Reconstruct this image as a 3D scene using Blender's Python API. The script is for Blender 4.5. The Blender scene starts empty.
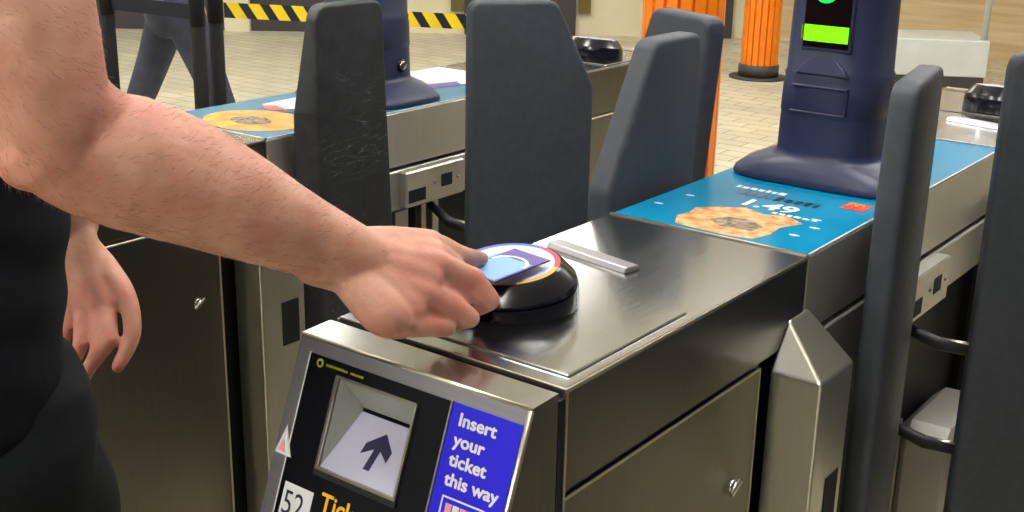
import bpy, bmesh, math, random
from mathutils import Vector, Matrix

random.seed(7)
C = bpy.context.scene.collection
PI = math.pi

# ------------------------------------------------------------------ helpers
def lin(r, g, b):
    def f(c):
        c /= 255.0
        return c / 12.92 if c <= 0.04045 else ((c + 0.055) / 1.055) ** 2.4
    return (f(r), f(g), f(b), 1.0)

def new_mat(name, col, rough=0.5, metal=0.0, spec=0.5):
    m = bpy.data.materials.new(name)
    m.use_nodes = True
    b = m.node_tree.nodes['Principled BSDF']
    b.inputs['Base Color'].default_value = col
    b.inputs['Roughness'].default_value = rough
    b.inputs['Metallic'].default_value = metal
    b.inputs['Specular IOR Level'].default_value = spec
    return m

def N(m, t, **kw):
    n = m.node_tree.nodes.new(t)
    for k, v in kw.items():
        setattr(n, k, v)
    return n

def L(m, a, b):
    m.node_tree.links.new(a, b)

def bsdf(m):
    return m.node_tree.nodes['Principled BSDF']

def noisy(name, c1, c2, rough, scale=20.0, stretch=(1, 1, 1), bump=0.0, metal=0.0, spec=0.5, rvar=0.0, detail=4.0, lo=0.35, hi=0.65, dist=0.002):
    m = new_mat(name, c1, rough, metal, spec)
    tc = N(m, 'ShaderNodeTexCoord'); mp = N(m, 'ShaderNodeMapping')
    mp.inputs['Scale'].default_value = stretch
    L(m, tc.outputs['Object'], mp.inputs['Vector'])
    nz = N(m, 'ShaderNodeTexNoise'); nz.inputs['Scale'].default_value = scale; nz.inputs['Detail'].default_value = detail
    L(m, mp.outputs['Vector'], nz.inputs['Vector'])
    rp = N(m, 'ShaderNodeValToRGB')
    rp.color_ramp.elements[0].position = lo; rp.color_ramp.elements[1].position = hi
    rp.color_ramp.elements[0].color = c1; rp.color_ramp.elements[1].color = c2
    L(m, nz.outputs['Fac'], rp.inputs['Fac'])
    L(m, rp.outputs['Color'], bsdf(m).inputs['Base Color'])
    if rvar:
        mr = N(m, 'ShaderNodeMapRange')
        mr.inputs['From Min'].default_value = 0.3; mr.inputs['From Max'].default_value = 0.7
        mr.inputs['To Min'].default_value = max(0.02, rough - rvar); mr.inputs['To Max'].default_value = rough + rvar
        L(m, nz.outputs['Fac'], mr.inputs['Value']); L(m, mr.outputs['Result'], bsdf(m).inputs['Roughness'])
    if bump:
        bp = N(m, 'ShaderNodeBump'); bp.inputs['Strength'].default_value = bump; bp.inputs['Distance'].default_value = dist
        L(m, nz.outputs['Fac'], bp.inputs['Height']); L(m, bp.outputs['Normal'], bsdf(m).inputs['Normal'])
    return m

def emit(name, col, s):
    m = new_mat(name, col, 0.4)
    bsdf(m).inputs['Emission Color'].default_value = col
    bsdf(m).inputs['Emission Strength'].default_value = s
    return m

# ------------------------------------------------------------------ materials
M_ = {}
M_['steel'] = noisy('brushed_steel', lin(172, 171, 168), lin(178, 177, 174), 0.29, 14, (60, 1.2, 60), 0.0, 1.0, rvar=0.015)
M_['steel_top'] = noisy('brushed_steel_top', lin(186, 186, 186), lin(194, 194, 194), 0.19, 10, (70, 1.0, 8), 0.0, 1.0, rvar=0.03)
M_['steel_shaded'] = noisy('brushed_steel_side_shaded', lin(122, 119, 110), lin(128, 125, 116), 0.30, 12, (1, 30, 0.6), 0.0, 1.0, rvar=0.015)  # shaded copy of the steel: dark surroundings put into the base colour
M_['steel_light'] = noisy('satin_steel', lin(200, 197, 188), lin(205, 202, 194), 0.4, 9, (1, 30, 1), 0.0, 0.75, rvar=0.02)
M_['post'] = noisy('satin_steel_post', lin(204, 202, 190), lin(208, 206, 196), 0.33, 9, (30, 30, 1), 0.0, 0.96, rvar=0.02)
M_['fascia'] = noisy('satin_grey_steel', lin(164, 162, 166), lin(170, 168, 172), 0.38, 12, (1, 40, 40), 0.0, 0.85, rvar=0.02)
M_['edge'] = new_mat('bright_steel_edge', lin(205, 198, 180), 0.3, 1.0)  # pale steel; along folds and door rims it paints the bevel highlight
M_['seam'] = new_mat('black_seam', lin(12, 12, 12), 0.7)
M_['dark'] = new_mat('dark_mechanism', lin(30, 28, 30), 0.55)
M_['blackgloss'] = new_mat('black_panel', lin(16, 16, 20), 0.22, spec=0.4)
M_['white'] = new_mat('white_print', lin(222, 222, 224), 0.5)
M_['lavwhite'] = new_mat('pale_lavender_ramp', lin(178, 177, 196), 0.45)
M_['slotgrey'] = new_mat('grey_slot_wall', lin(176, 180, 170), 0.4, 0.3)
M_['navy'] = new_mat('navy_print', lin(20, 20, 60), 0.5)
M_['blue'] = new_mat('vivid_blue_sticker', lin(36, 26, 214), 0.35)
M_['yellow'] = new_mat('yellow_print', lin(238, 180, 20), 0.5)
M_['olive'] = new_mat('olive_yellow_print', lin(150, 150, 20), 0.5)
M_['pinkprint'] = new_mat('pink_print', lin(226, 160, 160), 0.5)
M_['red'] = new_mat('red_print', lin(215, 70, 60), 0.4)
M_['goldm'] = new_mat('gold_print', lin(240, 150, 50), 0.4)
M_['rubber'] = noisy('grey_rubber_padding', lin(62, 66, 74), lin(69, 73, 81), 0.55, 60, (1, 1, 1), 0.12, spec=0.35, rvar=0.06, dist=0.001)
# scuffed rubber: pale scratches
def scuffed():
    m = noisy('scuffed_rubber_padding', lin(46, 48, 51), lin(56, 58, 61), 0.5, 40, (1, 1, 1), 0.1, spec=0.4, rvar=0.08, dist=0.001)
    tc = N(m, 'ShaderNodeTexCoord'); mp = N(m, 'ShaderNodeMapping')
    mp.inputs['Scale'].default_value = (6, 6, 26); mp.inputs['Rotation'].default_value = (0.5, 0.35, 0)
    L(m, tc.outputs['Object'], mp.inputs['Vector'])
    nz = N(m, 'ShaderNodeTexNoise'); nz.inputs['Scale'].default_value = 1.6; nz.inputs['Detail'].default_value = 3; nz.inputs['Distortion'].default_value = 1.5
    L(m, mp.outputs['Vector'], nz.inputs['Vector'])
    rp = N(m, 'ShaderNodeValToRGB')
    e = rp.color_ramp.elements
    e[0].position = 0.485; e[0].color = (0, 0, 0, 1); e[1].position = 0.5; e[1].color = (0.7, 0.7, 0.7, 1)
    e2 = e.new(0.515); e2.color = (0, 0, 0, 1)
    L(m, nz.outputs['Fac'], rp.inputs['Fac'])
    n2 = N(m, 'ShaderNodeTexNoise'); n2.inputs['Scale'].default_value = 7
    L(m, tc.outputs['Object'], n2.inputs['Vector'])
    r2 = N(m, 'ShaderNodeValToRGB'); r2.color_ramp.elements[0].position = 0.5; r2.color_ramp.elements[1].position = 0.62
    L(m, n2.outputs['Fac'], r2.inputs['Fac'])
    mu = N(m, 'ShaderNodeMath', operation='MULTIPLY'); L(m, rp.outputs['Color'], mu.inputs[0]); L(m, r2.outputs['Color'], mu.inputs[1])
    mx = N(m, 'ShaderNodeMix', data_type='RGBA'); L(m, mu.outputs[0], mx.inputs['Factor'])
    src = bsdf(m).inputs['Base Color'].links[0].from_socket
    L(m, src, mx.inputs['A']); mx.inputs['B'].default_value = lin(120, 122, 124)
    L(m, mx.outputs['Result'], bsdf(m).inputs['Base Color'])
    return m
M_['scuff'] = scuffed()
M_['tower'] = noisy('navy_plastic', lin(44, 50, 78), lin(48, 54, 84), 0.42, 90, (1, 1, 1), 0.05, spec=0.45, dist=0.0008)
M_['towerdark'] = new_mat('black_display_glass', lin(24, 12, 16), 0.12)
M_['green'] = emit('green_display_bar', lin(120, 240, 0), 0.9)
M_['greenarrow'] = emit('green_light', lin(20, 225, 90), 0.9)
M_['reader'] = new_mat('black_reader_plastic', lin(12, 13, 24), 0.2, spec=0.6)
M_['readertop'] = new_mat('pale_reader_disc', lin(206, 210, 232), 0.3)
M_['rskyblue'] = new_mat('sky_blue_disc', lin(130, 175, 236), 0.3)
M_['rblue'] = new_mat('blue_rim', lin(70, 105, 205), 0.3)
M_['rred'] = new_mat('red_rim', lin(222, 70, 84), 0.3)
M_['ryellow'] = new_mat('yellow_rim', lin(228, 180, 90), 0.3)
M_['poster'] = noisy('teal_blue_poster', lin(0, 128, 172), lin(6, 136, 180), 0.16, 9, (1, 1, 1), 0.0, spec=0.5)
M_['poster2'] = noisy('grey_blue_poster', lin(52, 118, 150), lin(62, 126, 156), 0.25, 9, (1, 1, 1), 0.0)
M_['food'] = noisy('golden_food_print', lin(206, 120, 66), lin(236, 196, 140), 0.2, 55, (1, 1, 1), 0.0, detail=6)
M_['orangeprint'] = noisy('orange_food_print', lin(226, 128, 50), lin(246, 178, 80), 0.25, 30, (1, 1, 1), 0.0)
M_['brownprint'] = noisy('brown_food_print', lin(84, 72, 66), lin(170, 150, 130), 0.2, 80, (1, 1, 1), 0.0)
M_['pinkpale'] = noisy('pale_pink_print', lin(226, 196, 206), lin(232, 214, 218), 0.3, 20)
M_['purple'] = new_mat('purple_print', lin(92, 72, 150), 0.3)
M_['blackprint'] = new_mat('black_print', lin(16, 30, 46), 0.4)
M_['column'] = noisy('orange_column_paint', lin(236, 122, 8), lin(244, 134, 16), 0.4, 8)
M_['colbase'] = new_mat('dark_column_base', lin(62, 58, 54), 0.5)
M_['beltpost'] = new_mat('black_post_metal', lin(9, 9, 11), 0.6, spec=0.2)
M_['belt'] = noisy('dark_navy_webbing', lin(8, 11, 24), lin(11, 14, 28), 0.85, 200)
M_['chrome'] = new_mat('chrome', lin(200, 200, 196), 0.2, 1.0)
M_['shirt'] = noisy('black_cotton', lin(12, 14, 20), lin(17, 19, 26), 0.9, 30, (1, 1, 1), 0.3, spec=0.2, dist=0.004)
M_['trouser'] = noisy('black_trouser_cloth', lin(15, 18, 22), lin(21, 24, 29), 0.85, 22, (1, 1, 1), 0.3, spec=0.2, dist=0.006)
M_['jeans'] = noisy('dark_grey_denim', lin(50, 54, 70), lin(62, 66, 82), 0.85, 16, (1, 1, 1), 0.2, dist=0.006)
M_['greyshirt'] = noisy('grey_blue_shirt', lin(104, 112, 128), lin(120, 128, 142), 0.85, 20)
M_['shoe'] = new_mat('black_shoe_leather', lin(20, 20, 22), 0.4)
M_['hair'] = noisy('brown_hair', lin(46, 32, 22), lin(66, 48, 34), 0.6, 120, (1, 1, 0.2), 0.4)
M_['armhair'] = new_mat('light_brown_arm_hair', lin(150, 106, 80), 0.5)
M_['cream'] = noisy('cream_wall_tile', lin(218, 208, 176), lin(226, 216, 186), 0.5, 3)
M_['eye'] = new_mat('eye_white', lin(225, 222, 215), 0.2)

def skin_mat():
    m = noisy('freckled_skin', lin(188, 134, 112), lin(208, 158, 136), 0.5, 26, (1, 1, 1), 0.0, spec=0.35, detail=5)
    b = bsdf(m)
    b.inputs['Subsurface Weight'].default_value = 0.12
    b.inputs['Subsurface Radius'].default_value = (0.012, 0.004, 0.002)
    b.inputs['Subsurface Scale'].default_value = 0.5
    tc = N(m, 'ShaderNodeTexCoord')
    # reddish blotches
    n1 = N(m, 'ShaderNodeTexNoise'); n1.inputs['Scale'].default_value = 9; n1.inputs['Detail'].default_value = 3
    L(m, tc.outputs['Object'], n1.inputs['Vector'])
    r1 = N(m, 'ShaderNodeValToRGB'); r1.color_ramp.elements[0].position = 0.45; r1.color_ramp.elements[1].position = 0.75
    r1.color_ramp.elements[1].color = (0.6, 0.6, 0.6, 1)
    L(m, n1.outputs['Fac'], r1.inputs['Fac'])
    mx = N(m, 'ShaderNodeMix', data_type='RGBA'); L(m, r1.outputs['Color'], mx.inputs['Factor'])
    L(m, b.inputs['Base Color'].links[0].from_socket, mx.inputs['A']); mx.inputs['B'].default_value = lin(204, 122, 114)
    # freckles
    v = N(m, 'ShaderNodeTexVoronoi'); v.inputs['Scale'].default_value = 70
    L(m, tc.outputs['Object'], v.inputs['Vector'])
    r2 = N(m, 'ShaderNodeValToRGB'); r2.color_ramp.elements[0].position = 0.05; r2.color_ramp.elements[1].position = 0.16
    r2.color_ramp.elements[0].color = (1, 1, 1, 1); r2.color_ramp.elements[1].color = (0, 0, 0, 1)
    L(m, v.outputs['Distance'], r2.inputs['Fac'])
    n3 = N(m, 'ShaderNodeTexNoise'); n3.inputs['Scale'].default_value = 40
    L(m, tc.outputs['Object'], n3.inputs['Vector'])
    r3 = N(m, 'ShaderNodeValToRGB'); r3.color_ramp.elements[0].position = 0.58; r3.color_ramp.elements[1].position = 0.66
    r3.color_ramp.elements[1].color = (0.55, 0.55, 0.55, 1)
    L(m, n3.outputs['Fac'], r3.inputs['Fac'])
    mu = N(m, 'ShaderNodeMath', operation='MULTIPLY'); L(m, r2.outputs['Color'], mu.inputs[0]); L(m, r3.outputs['Color'], mu.inputs[1])
    mx2 = N(m, 'ShaderNodeMix', data_type='RGBA'); L(m, mu.outputs[0], mx2.inputs['Factor'])
    L(m, mx.outputs['Result'], mx2.inputs['A']); mx2.inputs['B'].default_value = lin(150, 92, 70)
    at_ = N(m, 'ShaderNodeAttribute'); at_.attribute_name = 'flush'
    mx3 = N(m, 'ShaderNodeMix', data_type='RGBA'); L(m, at_.outputs['Fac'], mx3.inputs['Factor'])
    L(m, mx2.outputs['Result'], mx3.inputs['A']); mx3.inputs['B'].default_value = lin(206, 98, 88)
    L(m, mx3.outputs['Result'], b.inputs['Base Color'])
    # pores and fine hair relief
    mp = N(m, 'ShaderNodeMapping'); mp.inputs['Scale'].default_value = (1, 0.5, 1)
    L(m, tc.outputs['Object'], mp.inputs['Vector'])
    n4 = N(m, 'ShaderNodeTexNoise'); n4.inputs['Scale'].default_value = 75; n4.inputs['Detail'].default_value = 8
    L(m, mp.outputs['Vector'], n4.inputs['Vector'])
    bp = N(m, 'ShaderNodeBump'); bp.inputs['Strength'].default_value = 0.5; bp.inputs['Distance'].default_value = 0.003
    L(m, n4.outputs['Fac'], bp.inputs['Height']); L(m, bp.outputs['Normal'], b.inputs['Normal'])
    return m
M_['skin'] = skin_mat()

# ------------------------------------------------------------------ mesh builder
class MB:
    def __init__(self):
        self.bm = bmesh.new(); self.mats = []
    def mi(self, key):
        if key not in self.mats:
            self.mats.append(key)
        return self.mats.index(key)
    def _merge(self, src, key, smooth=False):
        i = self.mi(key)
        vm = {v: self.bm.verts.new(v.co) for v in src.verts}
        for f in src.faces:
            try:
                nf = self.bm.faces.new([vm[v] for v in f.verts])
                nf.material_index = i; nf.smooth = smooth
            except ValueError:
                pass
        src.free()
    def box(self, x0, x1, y0, y1, z0, z1, key, bev=0.0, seg=2):
        b = bmesh.new()
        bmesh.ops.create_cube(b, size=1.0)
        for v in b.verts:
            v.co = Vector(((x0 + x1) / 2 + v.co.x * (x1 - x0), (y0 + y1) / 2 + v.co.y * (y1 - y0), (z0 + z1) / 2 + v.co.z * (z1 - z0)))
        if bev:
            bmesh.ops.bevel(b, geom=b.edges[:], offset=bev, segments=seg, affect='EDGES', profile=0.5)
        self._merge(b, key)
        return self
    def prism(self, pts, ext, key, mat=None, bev=0.0, seg=2, smooth=False):
        """pts: polygon (u,v); extruded along w from ext[0] to ext[1]; mat maps (u,v,w) to local space"""
        b = bmesh.new()
        lo = [b.verts.new((p[0], p[1], ext[0])) for p in pts]
        hi = [b.verts.new((p[0], p[1], ext[1])) for p in pts]
        n = len(pts)
        b.faces.new(lo[::-1]); b.faces.new(hi)
        for i in range(n):
            b.faces.new((lo[i], lo[(i + 1) % n], hi[(i + 1) % n], hi[i]))
        bmesh.ops.recalc_face_normals(b, faces=b.faces[:])
        if bev:
            bmesh.ops.bevel(b, geom=b.edges[:], offset=bev, segments=seg, affect='EDGES', profile=0.5)
        if mat is not None:
            b.transform(mat)
            bmesh.ops.recalc_face_normals(b, faces=b.faces[:])
        self._merge(b, key, smooth)
        return self
    def poly(self, pts, key, mat=None):
        b = bmesh.new()
        b.faces.new([b.verts.new(p if len(p) == 3 else (p[0], p[1], 0)) for p in pts])
        if mat is not None:
            b.transform(mat)
        self._merge(b, key)
        return self
    def rings(self, rings, key, cap=True, smooth=True, mat=None):
        b = bmesh.new()
        R = [[b.verts.new(p) for p in r] for r in rings]
        n = len(R[0])
        for a, c in zip(R, R[1:]):
            for i in range(n):
                b.faces.new((a[i], a[(i + 1) % n], c[(i + 1) % n], c[i]))
        if cap:
            b.faces.new(R[0][::-1]); b.faces.new(R[-1])
        bmesh.ops.recalc_face_normals(b, faces=b.faces[:])
        if mat is not None:
            b.transform(mat)
        self._merge(b, key, smooth)
        return self
    def lathe(self, prof, key, center=(0, 0, 0), n=48, mat=None, cap=True, smooth=True):
        rs = []
        for r, z in prof:
            rs.append([(center[0] + r * math.cos(2 * PI * i / n), center[1] + r * math.sin(2 * PI * i / n), center[2] + z) for i in range(n)])
        return self.rings(rs, key, cap, smooth, mat)
    def tube(self, pts, rad, key, n=12):
        pts = [Vector(p) for p in pts]
        rs = []
        for i, p in enumerate(pts):
            d = (pts[min(i + 1, len(pts) - 1)] - pts[max(i - 1, 0)]).normalized()
            up = Vector((0, 0, 1)) if abs(d.z) < 0.9 else Vector((1, 0, 0))
            s = d.cross(up).normalized(); t = s.cross(d)
            r = rad[i] if isinstance(rad, (list, tuple)) else rad
            rs.append([tuple(p + r * (math.cos(2 * PI * k / n) * s + math.sin(2 * PI * k / n) * t)) for k in range(n)])
        return self.rings(rs, key)
    def text(self, body, size, key, mat, bold=0.0, align='LEFT', ext=0.0):
        if bold:
            for k in range(8):
                a = k * PI / 4
                self.text(body, size, key, mat @ Matrix.Translation((bold * math.cos(a), bold * math.sin(a), 0.00003 * k)))
            return self
        cu = bpy.data.curves.new('lettering', 'FONT'); cu.body = body; cu.size = size; cu.offset = bold; cu.align_x = align; cu.extrude = ext
        cu.resolution_u = 4
        o = bpy.data.objects.new('lettering', cu); C.objects.link(o)
        dg = bpy.context.evaluated_depsgraph_get(); dg.update()
        me = bpy.data.meshes.new_from_object(o.evaluated_get(dg))
        b = bmesh.new(); b.from_mesh(me); b.transform(mat)
        self._merge(b, key)
        bpy.data.objects.remove(o); bpy.data.curves.remove(cu); bpy.data.meshes.remove(me)
        return self
    def build(self, name, parent=None, label=None):
        me = bpy.data.meshes.new(name)
        self.bm.to_mesh(me); self.bm.free()
        for k in self.mats:
            me.materials.append(M_[k])
        o = bpy.data.objects.new(name, me); C.objects.link(o)
        if parent:
            o.parent = parent
        if label:
            o['label'] = label
        return o

def thing(name, label, cat, loc=(0, 0, 0), rz=0.0, group=None):
    o = bpy.data.objects.new(name, None); C.objects.link(o)
    o.empty_display_size = 0.1
    o.location = loc; o.rotation_euler = (0, 0, rz)
    o['label'] = label; o['category'] = cat
    if group:
        o['group'] = group
    return o

def tag(o, label, cat, group=None):
    o['label'] = label; o['category'] = cat
    if group:
        o['group'] = group
    return o

def struct(o, label=None):
    o['kind'] = 'structure'
    if label:
        o['label'] = label; o['category'] = o.name.split('_')[0]
    return o

def copy_part(o, parent, loc=None, rz=None):
    """one part with its sub-parts, copied"""
    c = o.copy(); C.objects.link(c); c.parent = parent
    if loc is not None:
        c.location = loc; c.rotation_euler = (0, 0, rz)
    for ch in list(o.children):
        d = ch.copy(); C.objects.link(d); d.parent = c
    return c

# ------------------------------------------------------------------ ticket gate
GW = 0.30      # cabinet width; local x from -GW to 0, y from 0 to GL
GL = 1.90
FZ = Vector((0, -0.35289, -0.93566))           # down the sloping fascia
FN = Vector((0, -0.93566, 0.35289))            # fascia normal, towards the user
FO = Vector((0, -0.053, 0.998))
# local fascia frame: u -> x, v -> up the slope, w -> normal
FM = Matrix(((1, 0, 0, 0), (0, -FZ.y, FN.y, FO.y), (0, -FZ.z, FN.z, FO.z), (0, 0, 0, 1)))
def frect(x0, x1, d0, d1, h=0.0):
    return [(x0, -d1, h), (x1, -d1, h), (x1, -d0, h), (x0, -d0, h)]

def superring(cx, cy, hx, hy, z, n=48, p=2.6):
    out = []
    for i in range(n):
        a = 2 * PI * i / n
        c, s = math.cos(a), math.sin(a)
        out.append((cx + hx * math.copysign(abs(c) ** (2 / p), c), cy + hy * math.copysign(abs(s) ** (2 / p), s), z))
    return out

def console_shell(g):
    c = MB()
    x0, x1, d0, d1 = -0.2335, -0.129, 0.033, 0.125
    P = lambda x, d, h=0.0: tuple(FM @ Vector((x, -d, h)))
    Ld = 0.318
    xs = [-GW, x0, x1, 0.0]; ds = [0.0, d0, d1, Ld]
    for i in range(3):
        for j in range(3):
            if i == 1 and j == 1:
                continue
            c.poly([P(xs[i], ds[j + 1]), P(xs[i + 1], ds[j + 1]), P(xs[i + 1], ds[j]), P(xs[i], ds[j])], 'fascia')
    top = P(0, 0); bot = P(0, Ld)
    # rounded lip, top strip, sides, lower front, back
    yb = -0.012
    for X in (0.0, -GW):
        c.poly([(X, yb, 0.9995), (X, top[1], top[2]), (X, bot[1], bot[2]), (X, bot[1] + 0.02, 0.03), (X, yb, 0.03)], 'steel_shaded')
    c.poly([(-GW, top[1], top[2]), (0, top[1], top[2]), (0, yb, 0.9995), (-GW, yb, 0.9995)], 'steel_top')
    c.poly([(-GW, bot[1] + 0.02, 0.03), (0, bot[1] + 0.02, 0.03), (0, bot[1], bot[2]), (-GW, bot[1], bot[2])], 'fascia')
    c.poly([(-GW, yb, 0.03), (0, yb, 0.03), (0, yb, 0.9995), (-GW, yb, 0.9995)], 'steel_shaded')
    # folded edges, their bevel highlights put into paler steel
    c.tube([P(-0.001, 0.002), P(-0.001, Ld)], 0.0032, 'edge', 8)
    c.tube([P(-GW + 0.001, 0.001), P(-0.001, 0.001)], 0.0022, 'edge', 8)
    c.box(-GW, 0, -0.0105, -0.0005, 0.03, 0.990, 'seam')
    return c.build('console', g)

def make_console(g, number, show_print=True):
    con = console_shell(g)
    sq = (-0.2335, -0.129, 0.033, 0.125)
    x0, x1, d0, d1 = sq
    p = MB()
    def fbox(m, a0, a1, e0, e1, h0, h1, key):
        m.prism([(a0, -e1), (a1, -e1), (a1, -e0), (a0, -e0)], (h0, h1), key, FM)
    E = 0.308
    fbox(p, -0.279, x0, 0.017, E, 0.0002, 0.002, 'blackgloss')
    fbox(p, x1, -0.0895, 0.017, E, 0.0002, 0.002, 'blackgloss')
    fbox(p, x0, x1, 0.017, d0, 0.0002, 0.002, 'blackgloss')
    fbox(p, x0, x1, d1, E, 0.0002, 0.002, 'blackgloss')
    fbox(p, -0.2805, -0.279, 0.016, E, 0.0002, 0.0026, 'white')
    fbox(p, -0.0893, -0.0872, 0.016, E, 0.0002, 0.0026, 'edge')
    # yellow roundel and the tiny yellow line of print beside it
    T = FM @ Matrix.Translation((-0.2634, -0.0245, 0.0021))
    p.prism([(0.0048 * math.cos(a * PI / 12), 0.0048 * math.sin(a * PI / 12)) for a in range(24)], (0, 0.0004), 'olive', T)
    p.prism([(0.0022 * math.cos(a * PI / 8), 0.0022 * math.sin(a * PI / 8)) for a in range(16)], (0.0004, 0.0006), 'blackgloss', T)
    rr = random.Random(3)
    xx = -0.2545
    for k in range(17):
        w = rr.uniform(0.0016, 0.0028)
        if k != 10:
            fbox(p, xx, xx + w, 0.0228 + rr.uniform(0, .0006), 0.0256, 0.0021, 0.0024, 'olive')
        xx += w + 0.0009
    p.text('Ticket', 0.027, 'yellow', FM @ Matrix.Translation((-0.2195, -0.1665, 0.0024)), 0.0006)
    p.build('ticket_panel', con, 'glossy black ticket panel')
    # ticket pocket: a real recess behind the panel
    q = MB()
    dep = -0.034
    sl = d0 + 0.031
    hx0 = x0 + 0.010
    P = lambda x, d, h: (x, -d, h)
    q.poly([P(x0, d1, 0), P(x1, d1, 0), P(x1, sl, dep), P(hx0, sl, dep)], 'lavwhite', FM)
    q.poly([P(hx0, sl, dep), P(x1, sl, dep), P(x1, sl - 0.003, dep - 0.012), P(hx0, sl - 0.003, dep - 0.012)], 'seam', FM)
    q.poly([P(hx0, sl - 0.003, dep - 0.012), P(x1, sl - 0.003, dep - 0.012), P(x1, sl - 0.004, dep), P(hx0, sl - 0.004, dep)], 'seam', FM)
    q.poly([P(hx0, sl - 0.004, dep), P(x1, sl - 0.004, dep), P(x1, d0, 0), P(x0, d0, 0)], 'slotgrey', FM)
    q.poly([P(x0, d1, 0), P(hx0, sl, dep), P(hx0, sl - 0.004, dep), P(x0, d0, 0)], 'slotgrey', FM)
    q.poly([P(x1, d1, 0), P(x1, sl, dep), P(x1, sl - 0.004, dep), P(x1, d0, 0)], 'slotgrey', FM)
    # steel rim
    r = 0.0028
    for a0, a1, e0, e1 in ((x0 - r, x0, d0 - r, d1 + r), (x1, x1 + r, d0 - r, d1 + r), (x0, x1, d0 - r, d0), (x0, x1, d1, d1 + r)):
        fbox(q, a0, a1, e0, e1, -0.002, 0.005, 'edge')
    fbox(q, x0 - 0.004, x1 + 0.004, d1 + r, d1 + 0.009, 0.002, 0.0042, 'seam')
    # arrow lying on the ramp, ramp frame: origin at the front edge
    e1 = Vector((1, 0, 0)); up = (Vector((0, -sl, dep)) - Vector((0, -d1, 0))); up_l = up.length; up = up.normalized(); nn = e1.cross(up)
    RM = FM @ Matrix(((e1.x, up.x, nn.x, (x0 + x1) / 2 + 0.002), (e1.y, up.y, nn.y, -d1), (e1.z, up.z, nn.z, 0), (0, 0, 0, 1)))
    ar = [(-0.004, 0.014), (0.004, 0.014), (0.004, 0.037), (0.0175, 0.028), (0.0175, 0.040), (0.0, 0.056), (-0.0175, 0.040), (-0.0175, 0.028), (-0.004, 0.037)]
    q.prism(ar, (0.0003, 0.0007), 'navy', RM)
    q.build('ticket_slot', con, 'pale ticket slot with a dark arrow')
    # blue instruction sticker
    s = MB()
    fbox(s, -0.0868, -0.0045, 0.0165, 0.20, 0.0003, 0.0014, 'blue')
    for txt, d in (('Insert', 0.0358), ('your', 0.0552), ('ticket', 0.0742), ('this way', 0.0930)):
        s.text(txt, 0.0172, 'white', FM @ Matrix.Translation((-0.0762, -d - 0.0006, 0.0018)) @ Matrix.Scale(1.12, 4, (1, 0, 0)), 0.00055)
    bx = (-0.0745, -0.012, 0.1035, 0.17); w = 0.0016
    for a0, a1, b0, b1 in ((bx[0], bx[1], bx[2], bx[2] + w), (bx[0], bx[0] + w, bx[2], bx[3]), (bx[1] - w, bx[1], bx[2], bx[3]), (bx[0], bx[1], bx[3] - w, bx[3])):
        fbox(s, a0, a1, b0, b1, 0.0014, 0.0018, 'white')
    for k in range(6):
        a0 = bx[0] + 0.006 + k * 0.0088
        fbox(s, a0, a0 + 0.0074, bx[2] + 0.006, bx[3] - 0.006, 0.0014, 0.0018, 'pinkprint' if k % 2 == 0 else 'white')
    s.build('instruction_sticker', con, 'blue sticker reading Insert your ticket this way')
    if number:
      n = MB()
      fbox(n, -0.2725, -0.2310, 0.1525, 0.195, 0.0021, 0.0026, 'white')
      n.text(number, 0.036, 'blackprint', FM @ Matrix.Translation((-0.2705, -0.1845, 0.003)) @ Matrix.Scale(0.86, 4, (1, 0, 0)), 0.0)
      n.build('number_label', con, 'white label with the gate number')
    w = MB()
    w.prism([(-0.2965, -0.128), (-0.2725, -0.128), (-0.2875, -0.097)], (0.0028, 0.0032), 'white', FM)
    w.prism([(-0.2925, -0.125), (-0.2815, -0.125), (-0.2875, -0.111)], (0.0032, 0.0035), 'pinkprint', FM)
    w.build('warning_sticker', con, 'small white and pink triangular sticker')
    return con

def make_reader(g, cx, cy, colours=True, name='card_reader'):
    R = Matrix.Translation((cx, cy, 1.0025)) @ Matrix.Scale(1.05, 4)
    tilt = Matrix.Translation((cx, cy, 1.0025)) @ Matrix.Scale(1.05, 4) @ Matrix.Rotation(math.radians(7), 4, 'X')
    b = MB()
    n = 64
    rs = []
    for r, z, tl in ((0.0725, 0.0, 0), (0.0730, 0.002, 0), (0.0725, 0.018, 0.6), (0.0700, 0.0185, 0.6), (0.0700, 0.0200, 0.7), (0.0720, 0.0205, 0.7), (0.0710, 0.025, 1), (0.0575, 0.0415, 1), (0.0555, 0.043, 1), (0.0545, 0.0425, 1)):
        rot = Matrix.Rotation(math.radians(7 * tl), 4, 'X')
        rs.append([tuple(R @ (rot @ Vector((r * math.cos(2 * PI * i / n), r * math.sin(2 * PI * i / n), z)))) for i in range(n)])
    b.rings(rs, 'reader')
    rd = b.build(name, g, 'black round card reader')
    rd.data.set_sharp_from_angle(angle=math.radians(24))
    d = MB()
    def ringseg(r0, r1, a0, a1, z, key, k=24):
        a0, a1 = math.radians(a0), math.radians(a1)
        i = [(r0 * math.cos(a0 + (a1 - a0) * t / k), r0 * math.sin(a0 + (a1 - a0) * t / k), z) for t in range(k + 1)]
        o = [(r1 * math.cos(a0 + (a1 - a0) * t / k), r1 * math.sin(a0 + (a1 - a0) * t / k), z) for t in range(k + 1)]
        for t in range(k):
            d.poly([i[t], o[t], o[t + 1], i[t + 1]] if r0 > 0 else [(0, 0, z), o[t], o[t + 1]], key, tilt)
    Z = 0.0432
    ringseg(0, 0.0485, 0, 360, Z, 'readertop', 64)
    ringseg(0.0485, 0.0545, 85, 250, Z, 'rblue')
    ringseg(0.0485, 0.0545, 20, 85, Z, 'rred')
    ringseg(0.0485, 0.0545, -110, 20, Z, 'ryellow')
    ringseg(0.022, 0.030, 20, 300, Z + 0.0003, 'rskyblue')
    d.build('reader_disc', rd, 'pale disc with a blue, red and yellow rim')
    return rd

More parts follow.
